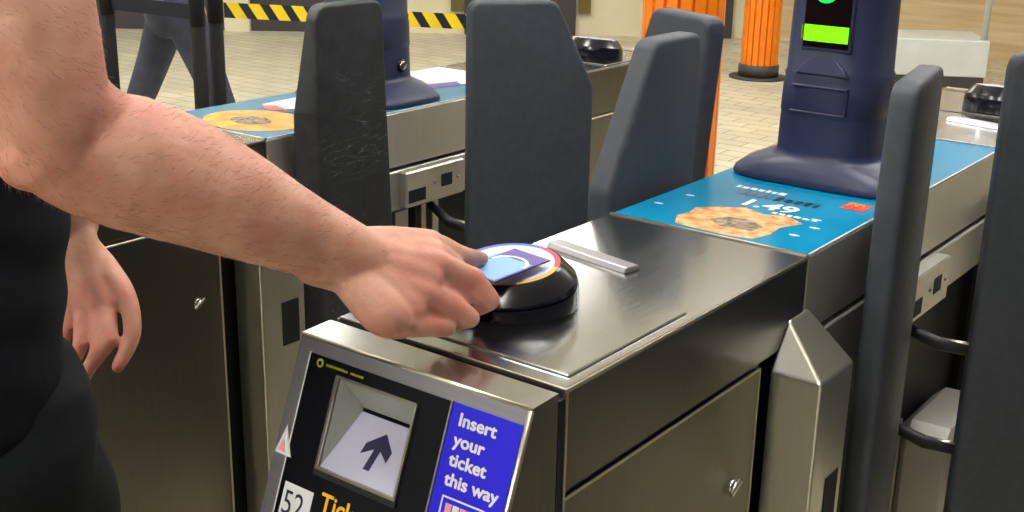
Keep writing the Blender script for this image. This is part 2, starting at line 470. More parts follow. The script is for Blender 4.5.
def make_tower(g, lock):
    cx, cy = -0.151, 0.955
    b = MB()
    secs = [(0.142, 0.101, 1.001, 4.5), (0.143, 0.102, 1.006, 4.5), (0.141, 0.100, 1.013, 4.2), (0.127, 0.096, 1.024, 3.8), (0.108, 0.092, 1.033, 3.4), (0.090, 0.0855, 1.039, 3), (0.0815, 0.0815, 1.043, 2.8), (0.0805, 0.0805, 1.052, 2.8),
            (0.0800, 0.0800, 1.09, 2.8), (0.0795, 0.0795, 1.105, 2.8), (0.0795, 0.0795, 1.108, 2.8), (0.0805, 0.0805, 1.110, 2.8), (0.0790, 0.0790, 1.158, 2.8), (0.0775, 0.0775, 1.162, 2.8), (0.0785, 0.0785, 1.169, 2.8), (0.0750, 0.0760, 1.173, 3.0), (0.0725, 0.0745, 1.30, 3.0), (0.069, 0.072, 1.50, 3.0), (0.060, 0.060, 1.535, 2.8), (0.040, 0.040, 1.55, 2.6)]
    b.rings([superring(cx, cy, hx, hy, z, 64, p) for hx, hy, z, p in secs], 'tower')
    tw = b.build('display_tower', g, 'navy plastic display tower')
    # display recess on the user side, with arrow light and green bar
    d = MB()
    y = 0.955 - 0.0755
    d.box(-0.187, -0.107, y - 0.002, y + 0.02, 1.208, 1.40, 'tower', 0.003)
    d.box(-0.183, -0.111, y - 0.003, y + 0.0, 1.214, 1.394, 'towerdark')
    d.box(-0.182, -0.112, y - 0.0045, y - 0.001, 1.223, 1.247, 'green')
    d.box(-0.1865, -0.1845, y - 0.004, y - 0.001, 1.225, 1.245, 'olive')
    MA = Matrix.Translation((-0.152, y - 0.0035, 1.300)) @ Matrix.Rotation(PI / 2, 4, 'X')
    d.prism([(0.020 * math.cos(k * PI / 16), 0.020 * math.sin(k * PI / 16)) for k in range(32)], (0, 0.0015), 'greenarrow', MA)
    d.build('display', tw, 'black display with a lit green bar')
    e = MB()
    # arched hood under the display and bordered band below it
    prof = [(-0.043, 0.0)] + [(-0.043 + 0.086 * t / 12, 0.034 * math.sin(PI * t / 12) ** 0.8) for t in range(1, 12)] + [(0.043, 0.0)]
    e.prism(prof, (0.0, 0.012), 'tower', Matrix.Translation((-0.149, 0.955 - 0.0690, 1.170)) @ Matrix.Rotation(PI / 2 - 0.18, 4, 'X'), 0.003, 2)
    yb = 0.955 - 0.0800
    for x0, x1, z0, z1 in ((-0.195, -0.104, 1.153, 1.156), (-0.195, -0.104, 1.113, 1.116), (-0.107, -0.104, 1.113, 1.156)):
        e.box(x0, x1, yb - 0.0025, yb + 0.012, z0, z1, 'tower', 0.001, 1)
    e.build('hood', tw)
    if not lock:
        return tw
    k = MB()
    RM = Matrix.Translation((cx + 0.079, 0.972, 1.072)) @ Matrix.Rotation(PI / 2, 4, 'Y')
    k.lathe([(0.013, 0), (0.013, 0.004), (0.010, 0.005)], 'reader', n=24, mat=RM)
    k.lathe([(0.009, 0.004), (0.009, 0.0065), (0.007, 0.007)], 'chrome', n=24, mat=RM)
    k.build('lock', tw, 'round silver lock')
    return tw

def make_mid(g):
    """poster deck, side bands, rails, recess and posts between the two housings"""
    y0, y1 = 0.542, GL - 0.542
    b = MB()
    b.box(-GW, 0, y0 + 0.001, y1 - 0.001, 0.888, 0.9975, 'steel_light', 0.002, 1)
    b.box(-GW + 0.03, -0.03, y0, y1, 0.0, 0.888, 'dark')
    deck = b.build('poster_deck', g)
    r = MB()
    for s, X in ((1, 0.0), (-1, -GW)):
        lo, hi = sorted((X - s * 0.03, X + s * 0.004))
        r.box(lo, hi, y0 + 0.02, y1 - 0.02, 0.800, 0.881, 'steel_light', 0.002, 1)
        lo, hi = sorted((X - s * 0.03, X - s * 0.012))
        for a, c, zz in ((0.60, 0.72, 0.79), (0.885, 0.925, 0.79), (0.965, 0.980, 0.79), (1.0, 1.02, 0.79), (1.03, 1.04, 0.585)):
            r.box(lo, hi, a, c, 0.02, zz, 'steel_light', 0.001, 1)
        lo, hi = sorted((X - s * 0.02, X + s * 0.085))
        r.box(lo, hi, 1.03, 1.24, 0.02, 0.585, 'steel_light', 0.02, 1)
    r.build('side_rail', g)
    for s, X, fl in ((1, 0.0, 0), (-1, -GW, 1)):
        k = MB()
        lo, hi = sorted((X, X + s * 0.026))
        k.box(lo, hi, 0.878, 1.058, 0.806, 0.880, 'steel_light', 0.003, 1)
        lo, hi = sorted((X + s * 0.0262, X + s * 0.0272))
        k.box(lo, hi, 0.884, 0.935, 0.816, 0.842, 'seam')
        k.box(lo, hi, 0.985, 1.018, 0.832, 0.858, 'seam')
        RM = Matrix.Translation((X + s * 0.026, 0, 0)) @ Matrix.Rotation(s * PI / 2, 4, 'Y')
        for yy in (0.965, 1.037):
            k.lathe([(0.004, 0), (0.004, 0.002), (0.002, 0.003)], 'chrome', (-s * 0.845, yy, 0), 12, RM)
        k.build('hinge_bracket', g)
    for s, X in ((1, 0.0), (-1, -GW)):
        for a, c, f in ((0.455, 0.556, 1), (GL - 0.455, GL - 0.556, -1)):
            p = MB()
            x = lambda t: X + s * t
            zt, ze = 0.925, 0.868
            v = [(x(0), a), (x(0.069), a), (x(0.069), c), (x(0), c)]
            bb = bmesh.new()
            B0 = [bb.verts.new((q[0], q[1], 0.0)) for q in v]
            B1 = [bb.verts.new((q[0], q[1], ze)) for q in v]
            A1 = bb.verts.new((x(0), a + f * 0.042, zt)); A2 = bb.verts.new((x(0), c, zt))
            bb.faces.new(B0[::-1])
            bb.faces.new((B0[0], B0[1], B1[1], B1[0])); bb.faces.new((B0[1], B0[2], B1[2], B1[1]))
            bb.faces.new((B0[2], B0[3], A2, B1[2])) ; bb.faces.new((B0[3], B0[0], B1[0], A1, A2))
            bb.faces.new((B1[0], B1[1], A1)); bb.faces.new((B1[1], B1[2], A2, A1))
            bmesh.ops.recalc_face_normals(bb, faces=bb.faces[:])
            ed = [e for e in bb.edges if max(vv.co.z for vv in e.verts) > 0.5]
            bmesh.ops.bevel(bb, geom=ed, offset=0.003, segments=2, affect='EDGES', profile=0.5)
            p._merge(bb, 'post')
            # black window low on the side
            lo, hi = sorted((x(0.0692), x(0.070)))
            ya, yc = sorted((a + f * 0.045, a + f * 0.085))
            p.box(lo, hi, ya, yc, 0.640, 0.722, 'seam')
            p.build('sensor_post', g)
    return deck

def poster_main(g):
    y0, y1 = 0.545, GL - 0.545
    b = MB()
    Z = 1.0005
    b.box(-GW + 0.002, -0.002, y0, y1, 0.9974, Z, 'poster')
    b.box(-0.0025, -0.0005, y0, y1, 0.9974, Z + 0.0003, 'white')
    T = Matrix.Translation((0, 0, Z + 0.0003))
    food = [(-0.222, 0.592), (-0.205, 0.556), (-0.165, 0.551), (-0.115, 0.550), (-0.088, 0.556), (-0.078, 0.59), (-0.082, 0.63), (-0.066, 0.668), (-0.100, 0.690), (-0.13, 0.676), (-0.165, 0.692), (-0.200, 0.668), (-0.222, 0.645), (-0.216, 0.615)]
    b.prism(food, (0, 0.0003), 'food', T)
    b.prism([(-0.175, 0.60), (-0.15, 0.582), (-0.105, 0.588), (-0.100, 0.615), (-0.13, 0.638), (-0.165, 0.63)], (0.0004, 0.0006), 'brownprint', T)
    b.text('1.49', 0.052, 'white', T @ Matrix.Translation((-0.188, 0.703, 0.0007)), 0.0015)
    rr = random.Random(5)
    for row, (yy, xa, xb, hh, key) in enumerate(((0.757, -0.215, -0.092, 0.026, 'blackprint'), (0.792, -0.235, -0.16, 0.014, 'white'), (0.690, -0.125, -0.055, 0.008, 'white'))):
        xx = xa
        while xx < xb:
            w = rr.uniform(0.006, 0.011)
            b.box(xx, xx + w, yy, yy + hh * rr.uniform(0.75, 1.0), Z + 0.0003, Z + 0.0006, key)
            xx += w + (0.006 if key == 'blackprint' else 0.0035)
    for px, py in ((-0.045, 0.66), (-0.052, 0.61), (-0.262, 0.70), (-0.275, 0.63), (-0.06, 0.70)):
        b.prism([(0.008 * math.cos(k), 0.004 * math.sin(k)) for k in (0, 1, 2, 3, 4, 5)], (0, 0.0003), 'readertop', Matrix.Translation((px, py, Z + 0.0003)))
    # small red square badge with two golden arches
    b.box(-0.062, -0.026, 0.783, 0.823, Z + 0.0003, Z + 0.0006, 'red')
    for cx in (-0.0505, -0.0385):
        pts = [(cx + 0.006 * math.cos(PI * t / 10), 0.792 + 0.022 * math.sin(PI * t / 10), Z + 0.0012) for t in range(11)]
        b.tube(pts, 0.0014, 'goldm', 6)
    b.build('poster', g, 'teal blue food poster')

def poster_left(g):
    y0, y1 = 0.545, GL - 0.545
    b = MB()
    Z = 1.0005
    b.box(-GW + 0.002, -0.002, y0, y1, 0.9974, Z, 'poster2')
    b.box(-0.0025, -0.0005, y0, y1, 0.9974, Z + 0.0003, 'white')
    T = Matrix.Translation((0, 0, Z + 0.0003))
    b.prism([(-0.135 + 0.11 * math.cos(t * PI / 12), 0.635 + 0.085 * math.sin(t * PI / 12)) for t in range(24)], (0, 0.0003), 'orangeprint', T)
    b.prism([(-0.140 + 0.045 * math.cos(t * PI / 12), 0.630 + 0.033 * math.sin(t * PI / 12)) for t in range(24)], (0.0004, 0.0006), 'brownprint', T)
    b.prism([(-0.245, 0.75), (-0.19, 0.735), (-0.12, 0.80), (-0.13, 0.86), (-0.25, 0.86)], (0, 0.0003), 'pinkpale', T)
    b.prism([(-0.235, 0.735), (-0.19, 0.72), (-0.165, 0.745), (-0.215, 0.76)], (0.0004, 0.0006), 'red', T)
    b.prism([(-0.16, 0.72), (-0.085, 0.76), (-0.09, 0.775), (-0.165, 0.74)], (0.0004, 0.0006), 'blackprint', T)
    # far half: pink and purple picture
    b.prism([(-0.295, 1.10), (-0.135, 1.10), (-0.115, 1.20), (-0.12, 1.352), (-0.295, 1.352)], (0, 0.0003), 'pinkpale', T)
    b.prism([(-0.20, 1.09), (-0.13, 1.09), (-0.10, 1.16), (-0.09, 1.24), (-0.125, 1.25), (-0.15, 1.16)], (0.0004, 0.0006), 'purple', T)
    b.prism([(-0.13, 1.22), (-0.10, 1.20), (-0.085, 1.30), (-0.115, 1.34)], (0.0007, 0.0009), 'white', T)
    b.build('poster', g, 'blue poster with an orange picture')

def make_paddle(g, hx, hy, ang, h=1.22, key='rubber', w=0.255, th=0.040, arm_to=None, ztaper=1.05, wtop=0.18, zlow=0.45, inner=None, flip=False, bev=0.010, heel=0.0):
    def outline(wt, wb, zt):
        return [(-heel, zlow), (0, h - 0.02), (0.005, h - 0.006), (0.018, h), (wt - 0.02, h), (wt - 0.004, h - 0.007), (wt + 0.004, h - 0.022), (wb, zt), (wb, zlow + 0.1), (wb - 0.06, zlow)]
    m = Matrix.Translation((hx, hy, 0)) @ Matrix.Rotation(math.radians(ang), 4, 'Z') @ Matrix(((1, 0, 0, 0), (0, 0, -1, 0), (0, 1, 0, 0), (0, 0, 0, 1)))
    pa = outline(wtop, w, ztaper); pb = pa if inner is None else outline(inner[0], inner[1], ztaper)
    q = bmesh.new()
    lo = [q.verts.new((p[0], p[1], -th / 2)) for p in pa]; hi = [q.verts.new((p[0], p[1], th / 2)) for p in pb]
    if flip:
        for v in q.verts:
            v.co.z = -v.co.z
    q.faces.new(lo[::-1]); q.faces.new(hi)
    for i in range(len(pa)):
        j = (i + 1) % len(pa); q.faces.new((lo[i], lo[j], hi[j], hi[i]))
    bmesh.ops.recalc_face_normals(q, faces=q.faces[:])
    bmesh.ops.bevel(q, geom=q.edges[:], offset=bev, segments=4, affect='EDGES', profile=0.5)
    q.transform(m)
    bmesh.ops.recalc_face_normals(q, faces=q.faces[:])
    b = MB(); b._merge(q, key)
    o = b.build('paddle', g, 'dark grey padded paddle')
    for f in o.data.polygons:
        f.use_smooth = True
    try:
        o.data.set_sharp_from_angle(angle=math.radians(50))
    except Exception:
        pass
    if arm_to is not None:
        ax, ay = arm_to
        for z in (0.79, 0.62):
            a = MB()
            d = Vector((math.cos(math.radians(ang)), math.sin(math.radians(ang)), 0))
            e = Vector((hx, hy, z - 0.03)) + d * 0.03
            mid = Vector((ax * 0.45 + hx * 0.55, ay * 0.45 + hy * 0.55, z - 0.022))
            a.tube([(ax, ay, z), tuple(mid), tuple(e)], [0.008, 0.011, 0.010], 'dark', 10)
            a.tube([tuple(mid + Vector((0, 0, 0.006))), tuple(e + Vector((0, 0, 0.006)))], [0.005, 0.007], 'edge', 8)
            a.build('hinge_arm', o, 'steel hinge arm')
    return o

def ticket_gate(label, ox, number, poster):
    g = thing('ticket_gate', label, 'ticket gate', (ox, 0, 0), 0, 'ticket gates in a row')
    # near housing
    b = MB()
    b.box(-GW, 0, 0.0, 0.541, 0.888, 0.9978, 'steel_shaded', 0.002, 1)
    b.box(-GW + 0.005, -0.005, 0.004, 0.43, 0.03, 0.889, 'steel_shaded')
    b.box(-GW + 0.02, -0.02, 0.43, 0.541, 0.0, 0.889, 'seam')
    b.box(-GW + 0.012, -0.012, 0.0, 0.43, 0.0, 0.03, 'dark')
    b.box(-0.003, 0.0012, -0.0004, 0.0034, 0.05, 0.997, 'edge')
    b.box(-GW - 0.0012, -GW + 0.003, -0.0004, 0.0034, 0.05, 0.997, 'edge')
    housing = b.build('housing', g)
    t = MB()
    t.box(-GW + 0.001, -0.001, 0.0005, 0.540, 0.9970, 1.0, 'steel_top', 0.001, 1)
    t.box(-GW + 0.012, -0.0135, 0.024, 0.252, 0.999, 1.0025, 'steel_top', 0.0012, 1)
    t.box(-0.0016, 0.0010, 0.0, 0.541, 0.9945, 0.9996, 'edge', 0.0008, 1)
    t.box(-GW + 0.001, -0.001, -0.0004, 0.003, 0.9945, 0.9998, 'edge', 0.0008, 1)
    t.box(-GW + 0.001, -0.001, 0.536, 0.5415, 0.999, 1.0018, 'edge')
    t.build('top_plate', housing)
    a = MB()
    a.prism([(-0.015, 0.0), (0.015, 0.0), (0.010, 0.007), (-0.011, 0.007)], (0.0, 0.138), 'fascia',
            Matrix.Translation((-0.273, 0.364, 1.0)) @ Matrix.Rotation(math.radians(-11), 4, 'Z') @ Matrix(((0, 0, 1, 0), (1, 0, 0, 0), (0, 1, 0, 0), (0, 0, 0, 1))), 0.001, 1)
    a.build('guide_bar', housing)
    for s, X in ((1, 0.0), (-1, -GW)):
        d = MB()
        lo, hi = sorted((X - s * 0.006, X - s * 0.0005))
        d.box(lo, hi, 0.005, 0.425, 0.05, 0.880, 'steel_shaded', 0.001, 1)
        lo, hi = sorted((X - s * 0.003, X + s * 0.0008))
        d.box(lo, hi, 0.004, 0.4265, 0.8785, 0.8825, 'edge', 0.001, 1)  # paler rim strips, the door's bevel highlight put into the colour
        d.box(lo, hi, 0.4235, 0.4275, 0.05, 0.8825, 'edge', 0.001, 1)
        R = Matrix.Translation((X, 0.373, 0.741)) @ Matrix.Rotation(s * PI / 2, 4, 'Y')
        d.lathe([(0.009, -0.003), (0.009, 0.003), (0.007, 0.004)], 'chrome', n=20, mat=R)
        d.prism([(-0.003, -0.013), (0.003, -0.013), (0.004, 0.013), (-0.004, 0.013)], (0.003, 0.008), 'chrome', R @ Matrix.Rotation(0.5, 4, 'Z'), 0.001, 1)
        d.build('access_door', housing)
    con = make_console(g, number)
    rd = make_reader(g, -0.184, 0.156)
    for p in (housing, con, rd):                         # the far end is the same, turned round
        copy_part(p, g, (-GW, GL, 0), PI)
    make_mid(g)
    poster(g)
    make_tower(g, ox < 0)
    return g

PITCH = 1.02
gate = ticket_gate('steel ticket gate in front with card reader, blue ticket sticker and teal poster', 0.0, '52', poster_main)
make_paddle(gate, 0.020, 0.866, -80, 1.212, 'rubber', th=0.037, w=0.228, wtop=0.205)
make_paddle(gate, -0.340, 0.817, -90, 1.228, 'rubber', w=0.252, wtop=0.145, ztaper=1.02)
make_paddle(gate, -0.412, 1.035, 153, 1.222, 'rubber', w=0.262, wtop=0.19, heel=-0.080, arm_to=(-GW, 0.97))
make_paddle(gate, 0.097, 0.963, 27, 1.225, 'rubber', arm_to=(0.0, 0.93))
lgate = ticket_gate('steel ticket gate behind the outstretched arm with an orange picture poster', -PITCH, None, poster_left)
make_paddle(lgate, 0.045, 0.775, -90, 1.230, 'scuff', w=0.194, wtop=0.150, ztaper=1.04, inner=(0.166, 0.170), flip=True, bev=0.006, heel=0.04)
make_paddle(lgate, 0.12, 0.95, 53, 1.22, 'rubber', arm_to=(0.0, 0.98))

rgate = ticket_gate('steel ticket gate to the right of the camera, just outside the photo', PITCH, None, poster_left)
make_paddle(rgate, -0.345, 0.80, -90, 1.222, 'rubber')
make_paddle(rgate, -0.42, 1.03, 153, 1.222, 'rubber', arm_to=(-GW, 0.97))

# ------------------------------------------------------------------ people
def V(*a):
    return Vector(a)

def limb(bm, pts, n=20, wide=None, sub=6):
    """tapered closed tube through (point, r) or (point, r_wide, r_thin, wide_axis); caps are rounded"""
    P = [Vector(p[0]) for p in pts]
    ra = [p[1] for p in pts]; rb = [(p[2] if len(p) > 2 else p[1]) for p in pts]
    ax = [(Vector(p[3]) if len(p) > 3 else None) for p in pts]
    # resample with Catmull-Rom
    Q = []
    for i in range(len(P) - 1):
        p0 = P[max(i - 1, 0)]; p1 = P[i]; p2 = P[i + 1]; p3 = P[min(i + 2, len(P) - 1)]
        for k in range(sub):
            t = k / sub
            q = 0.5 * ((2 * p1) + (p2 - p0) * t + (2 * p0 - 5 * p1 + 4 * p2 - p3) * t * t + (3 * p1 - p0 - 3 * p2 + p3) * t ** 3)
            a1 = ax[i]; a2 = ax[i + 1]
            A = None
            if a1 is not None and a2 is not None:
                A = a1.lerp(a2, t)
            Q.append((q, ra[i] + (ra[i + 1] - ra[i]) * t, rb[i] + (rb[i + 1] - rb[i]) * t, A))
    Q.append((P[-1], ra[-1], rb[-1], ax[-1]))
    rings = []
    def frame(d, A):
        if A is None:
            A = Vector((0, 0, 1)) if abs(d.z) < 0.9 else Vector((1, 0, 0))
        s = (A - d * A.dot(d)).normalized()
        return s, d.cross(s)
    def ring(c, s, t, a, b):
        rings.append([c + s * (a * math.cos(2 * PI * k / n)) + t * (b * math.sin(2 * PI * k / n)) for k in range(n)])
    D = []
    for i in range(len(Q)):
        D.append((Q[min(i + 1, len(Q) - 1)][0] - Q[max(i - 1, 0)][0]).normalized())
    m0 = min(Q[0][1], Q[0][2]); m1 = min(Q[-1][1], Q[-1][2])
    for th in (80, 55, 28):
        s, t = frame(D[0], Q[0][3]); f = math.cos(math.radians(th))
        ring(Q[0][0] - D[0] * m0 * math.sin(math.radians(th)), s, t, Q[0][1] * f, Q[0][2] * f)
    for i, q in enumerate(Q):
        s, t = frame(D[i], q[3]); ring(q[0], s, t, q[1], q[2])
    for th in (28, 55, 80):
        s, t = frame(D[-1], Q[-1][3]); f = math.cos(math.radians(th))
        ring(Q[-1][0] + D[-1] * m1 * math.sin(math.radians(th)), s, t, Q[-1][1] * f, Q[-1][2] * f)
    vs = [[bm.verts.new(p) for p in r] for r in rings]
    for a, b in zip(vs, vs[1:]):
        for k in range(n):
            bm.faces.new((a[k], a[(k + 1) % n], b[(k + 1) % n], b[k]))
    bm.faces.new(vs[0][::-1]); bm.faces.new(vs[-1])

def blob(bm, c, r, rot=None):
    m = Matrix.Translation(c)
    if rot is not None:
        m = m @ rot
    m = m @ Matrix.Diagonal((r[0], r[1], r[2], 1))
    bmesh.ops.create_uvsphere(bm, u_segments=24, v_segments=14, radius=1.0, matrix=m)

def fuse(name, bm, voxel, smooth, key, parent, post=None):
    """volumes fused into one continuous skin"""
    bmesh.ops.recalc_face_normals(bm, faces=bm.faces[:])
    me = bpy.data.meshes.new('raw'); bm.to_mesh(me); bm.free()
    o = bpy.data.objects.new('raw', me); C.objects.link(o)
    r = o.modifiers.new('r', 'REMESH'); r.mode = 'VOXEL'; r.voxel_size = voxel
    if smooth:
        s = o.modifiers.new('s', 'SMOOTH'); s.factor = 0.5; s.iterations = smooth
    dg = bpy.context.evaluated_depsgraph_get(); dg.update()
    nm = bpy.data.meshes.new_from_object(o.evaluated_get(dg))
    bpy.data.objects.remove(o); bpy.data.meshes.remove(me)
    nm.name = name
    nm.materials.clear(); nm.materials.append(M_[key])
    for p in nm.polygons:
        p.use_smooth = True; p.material_index = 0
    if post:
        for v in nm.vertices:
            v.co = post(v.co)
    q = bpy.data.objects.new(name, nm); C.objects.link(q)
    if parent:
        q.parent = parent
    return q

def head_bm(bm, c, rot):
    """c: centre of the head; rot turns +Y into the facing direction"""
    R = rot.to_4x4()
    P = lambda x, y, z: Vector(c) + rot @ Vector((x, y, z))
    blob(bm, P(0, -0.012, 0.035), (0.076, 0.096, 0.088), R)
    blob(bm, P(0, 0.022, -0.035), (0.060, 0.070, 0.078), R)
    blob(bm, P(0, 0.052, -0.088), (0.034, 0.034, 0.028), R)
    limb(bm, [(P(0, 0.086, 0.018), 0.010), (P(0, 0.102, -0.012), 0.013), (P(0, 0.106, -0.026), 0.015)], 10)
    for s in (-1, 1):
        blob(bm, P(s * 0.012, 0.094, -0.030), (0.010, 0.010, 0.008), R)
        blob(bm, P(s * 0.032, 0.074, 0.030), (0.024, 0.014, 0.008), R)
        blob(bm, P(s * 0.077, -0.010, 0.0), (0.010, 0.018, 0.032), R)
        blob(bm, P(s * 0.034, 0.055, -0.028), (0.022, 0.024, 0.020), R)
    blob(bm, P(0, 0.084, -0.056), (0.025, 0.010, 0.006), R)
    blob(bm, P(0, 0.083, -0.067), (0.021, 0.011, 0.007), R)

def shoe(parent, c, yaw):
    b = bmesh.new()
    d = Vector((math.sin(yaw), math.cos(yaw), 0)); c = Vector(c)
    limb(b, [(c - d * 0.06 + V(0, 0, .048), 0.040, 0.036, (1, 0, 0)), (c + d * 0.03 + V(0, 0, .042), 0.043, 0.034, (1, 0, 0)), (c + d * 0.12 + V(0, 0, .034), 0.046, 0.027, (1, 0, 0)), (c + d * 0.165 + V(0, 0, .030), 0.034, 0.022, (1, 0, 0))], 18)
    limb(b, [(c - d * 0.05 + V(0, 0, .05), 0.042), (c - d * 0.05 + V(0, 0, .11), 0.044)], 16)
    return fuse('shoe', b, 0.008, 3, 'shoe', parent, lambda v: Vector((v.x, v.y, max(v.z, 0.004))))

# ---- traveller in front, tapping the card
per = thing('person', 'person in black clothes reaching a bare right arm across to the card reader', 'person', (-0.60, -0.30, 0))
PO = Vector((-0.60, -0.30, 0))
def rel(p):
    return Vector(p) - PO
bm = bmesh.new()
def lb(pts, **k):
    limb(bm, [(rel(p[0]),) + tuple(p[1:]) for p in pts], **k)
# right arm
TH = (0.45, 0.35, -0.82)            # thin direction of the wrist and palm is roughly the back-of-hand normal
NB = Vector((0.52, -0.42, 0.74)).normalized()   # normal of the back of the hand
lb([((-0.405, -0.315, 1.490), 0.060), ((-0.365, -0.3087, 1.42), 0.060), ((-0.338, -0.3102, 1.3564), 0.056), ((-0.320, -0.311, 1.29), 0.051), ((-0.3165, -0.3060, 1.246), 0.045)], n=28)
lb([((-0.3215, -0.308, 1.238), 0.045), ((-0.318, -0.282, 1.2275), 0.054), ((-0.305, -0.2475, 1.2145), 0.0600), ((-0.284, -0.208, 1.1945), 0.0580), ((-0.2610, -0.169, 1.1695), 0.0510), ((-0.2425, -0.130, 1.1435), 0.0430), ((-0.2305, -0.1012, 1.1255), 0.0380), ((-0.2125, -0.068, 1.1038), 0.0335), ((-0.199, -0.040, 1.090), 0.0265)], n=28)
blob(bm, rel((-0.3335, -0.3225, 1.2265)), (0.028, 0.028, 0.028))
lb([((-0.3150, -0.3060, 1.330), 0.034), ((-0.3085, -0.3000, 1.290), 0.032), ((-0.3060, -0.2800, 1.262), 0.032), ((-0.3030, -0.2440, 1.234), 0.034), ((-0.288, -0.212, 1.208), 0.034)], n=18)
# hand: palm slab, heel, thumb ball
# joints
J = dict(W=(-0.2101, -0.0679, 1.1019), iM=(-0.1903, 0.0245, 1.0984), iP=(-0.1869, 0.0702, 1.0751), iD=(-0.1873, 0.0926, 1.0681), iT=(-0.187, 0.1079, 1.0630),
         mM=(-0.1674, 0.0042, 1.0869), mP=(-0.151, 0.0463, 1.0626), mD=(-0.1379, 0.0566, 1.041), mT=(-0.1602, 0.0632, 1.024),
         rM=(-0.1588, -0.0237, 1.0667), rP=(-0.1451, 0.0122, 1.042), rD=(-0.1356, 0.023, 1.0315), rT=(-0.1542, 0.0264, 1.0194),
         lM=(-0.1591, -0.0527, 1.0426), lP=(-0.1483, -0.0134, 1.0305), lD=(-0.1428, -0.0029, 1.0266), lT=(-0.1587, -0.0028, 1.0204),
         tC=(-0.218, -0.0129, 1.0899), tM=(-0.2126, 0.0422, 1.0699), tI=(-0.195, 0.0703, 1.0537), tT=(-0.1785, 0.0840, 1.0500))
J = {k: Vector(v) for k, v in J.items()}
W0 = Vector((-0.2295, -0.102, 1.119))
for m_, wr, mr in (('iM', 0.019, 0.0155), ('mM', 0.020, 0.0155), ('rM', 0.020, 0.0150), ('lM', 0.019, 0.0140)):
    off = {'iM': V(-.006, .004, .012), 'mM': V(0, 0, .004), 'rM': V(.004, -.003, -.008), 'lM': V(.007, -.006, -.018)}[m_]
    mid = (J['W'] + off).lerp(J[m_], 0.5)
    lb([(W0 + off, wr), (J['W'] + off, wr), (mid, wr * 0.98), (J[m_], mr)], n=18)
lb([(J['W'] + V(.012, -.004, -.022), 0.024), (Vector((-0.167, -0.070, 1.056)), 0.0235), (J['lM'] + V(-.004, 0, .001), 0.0185)], n=16)
for a_, c_ in (('iM', 'mM'), ('mM', 'rM'), ('rM', 'lM')):
    e_ = J[a_].lerp(J[c_], .5)
    st_ = J['W'].lerp(e_, 0.15)
    lb([(st_ + NB * 0.001, 0.019), (st_.lerp(e_, .5) + NB * 0.0025, 0.0185), (e_ + NB * 0.0005, 0.0155)], n=18)
for p0, p1, r0, r1 in (((-0.1766, 0.0242, 1.0885), (-0.1721, 0.0528, 1.0664), 0.0125, 0.0090), ((-0.1655, -0.0041, 1.0726), (-0.1547, 0.0352, 1.0448), 0.0135, 0.0110), ((-0.1617, -0.0324, 1.0538), (-0.1527, 0.0007, 1.033), 0.0130, 0.0095)):
    lb([(p0, r0), (p1, r1)], n=14, sub=3)
for f, r in (('i', (0.0145, 0.0112, 0.0090, 0.0072)), ('m', (0.0155, 0.0130, 0.0118, 0.0090)), ('r', (0.0150, 0.0124, 0.0108, 0.0085)), ('l', (0.0145, 0.0112, 0.0092, 0.0078))):
    a, b_, c_, d_ = J[f + 'M'], J[f + 'P'], J[f + 'D'], J[f + 'T']
    lb([(a, r[0]), (a.lerp(b_, .5), (r[0] + r[1]) / 2 * 0.96)], n=16, sub=2)
    lb([(a.lerp(b_, .3), r[0] * .97), (b_, r[1])], n=16, sub=2)
    lb([(b_, r[1]), (c_, r[2])], n=16, sub=3)
    lb([(c_, r[2]), (d_, r[3])], n=16, sub=3)
    blob(bm, rel(b_), (r[1] * 1.06,) * 3)
lb([(J['W'] + V(-.008, .012, -.004), 0.020), (J['tC'], 0.019), (J['tM'], 0.0135), (J['tI'], 0.0115), (J['tT'], 0.0088)], n=16)
# left arm, hanging in front of the far hip
lb([((-0.795, -0.29, 1.485), 0.058), ((-0.845, -0.23, 1.36), 0.052), ((-0.870, -0.13, 1.225), 0.045)], n=24)
lb([((-0.870, -0.13, 1.225), 0.045), ((-0.872, -0.07, 1.15), 0.046), ((-0.862, 0.005, 1.06), 0.036), ((-0.845, 0.047, 0.985), 0.028, 0.024, (0.3, 0.9, 0.2))], n=24)
K = dict(w=(-0.8431, 0.0492, 0.9768), iM=(-0.7752, 0.0414, 0.8957), iP=(-0.7451, 0.0226, 0.8582), iT=(-0.756, 0.0025, 0.8284),
         mM=(-0.7868, 0.0299, 0.889), mP=(-0.7552, 0.0098, 0.8451), mT=(-0.7639, -0.0129, 0.8052),
         rM=(-0.8087, 0.0261, 0.8878), rP=(-0.784, 0.0021, 0.8473), rT=(-0.7883, -0.0136, 0.8162),
         lM=(-0.8305, 0.024, 0.8905), lP=(-0.82, 0.0059, 0.8588), lT=(-0.82, -0.0046, 0.8327),
         tC=(-0.7992, 0.0589, 0.9398), tM=(-0.7558, 0.0596, 0.9064), tI=(-0.7299, 0.0458, 0.8624), tT=(-0.7273, 0.018, 0.8254))
K = {k: Vector(v) + V(-0.004, -0.006, -0.006) for k, v in K.items()}
for m_, o_ in (('iM', .006), ('mM', 0), ('rM', -.006), ('lM', -.012)):
    lb([(K['w'] + V(o_, o_ * .3, .02), 0.018), (K['w'].lerp(K[m_], .5) + V(o_, 0, 0), 0.018), (K[m_], 0.0145)], n=16)
for f, r in (('i', (.0125, .0110, .0085)), ('m', (.0130, .0112, .0088)), ('r', (.0125, .0108, .0085)), ('l', (.0110, .0095, .0078))):
    a, b_, d_ = K[f + 'M'], K[f + 'P'], K[f + 'T']
    lb([(a, r[0]), (b_, r[1])], n=14, sub=3); lb([(b_, r[1]), (d_, r[2])], n=14, sub=4)
lb([(K['tC'].lerp(K['iM'], .35), 0.014), (K['tM'].lerp(K['iM'], .5), 0.011)], n=12)
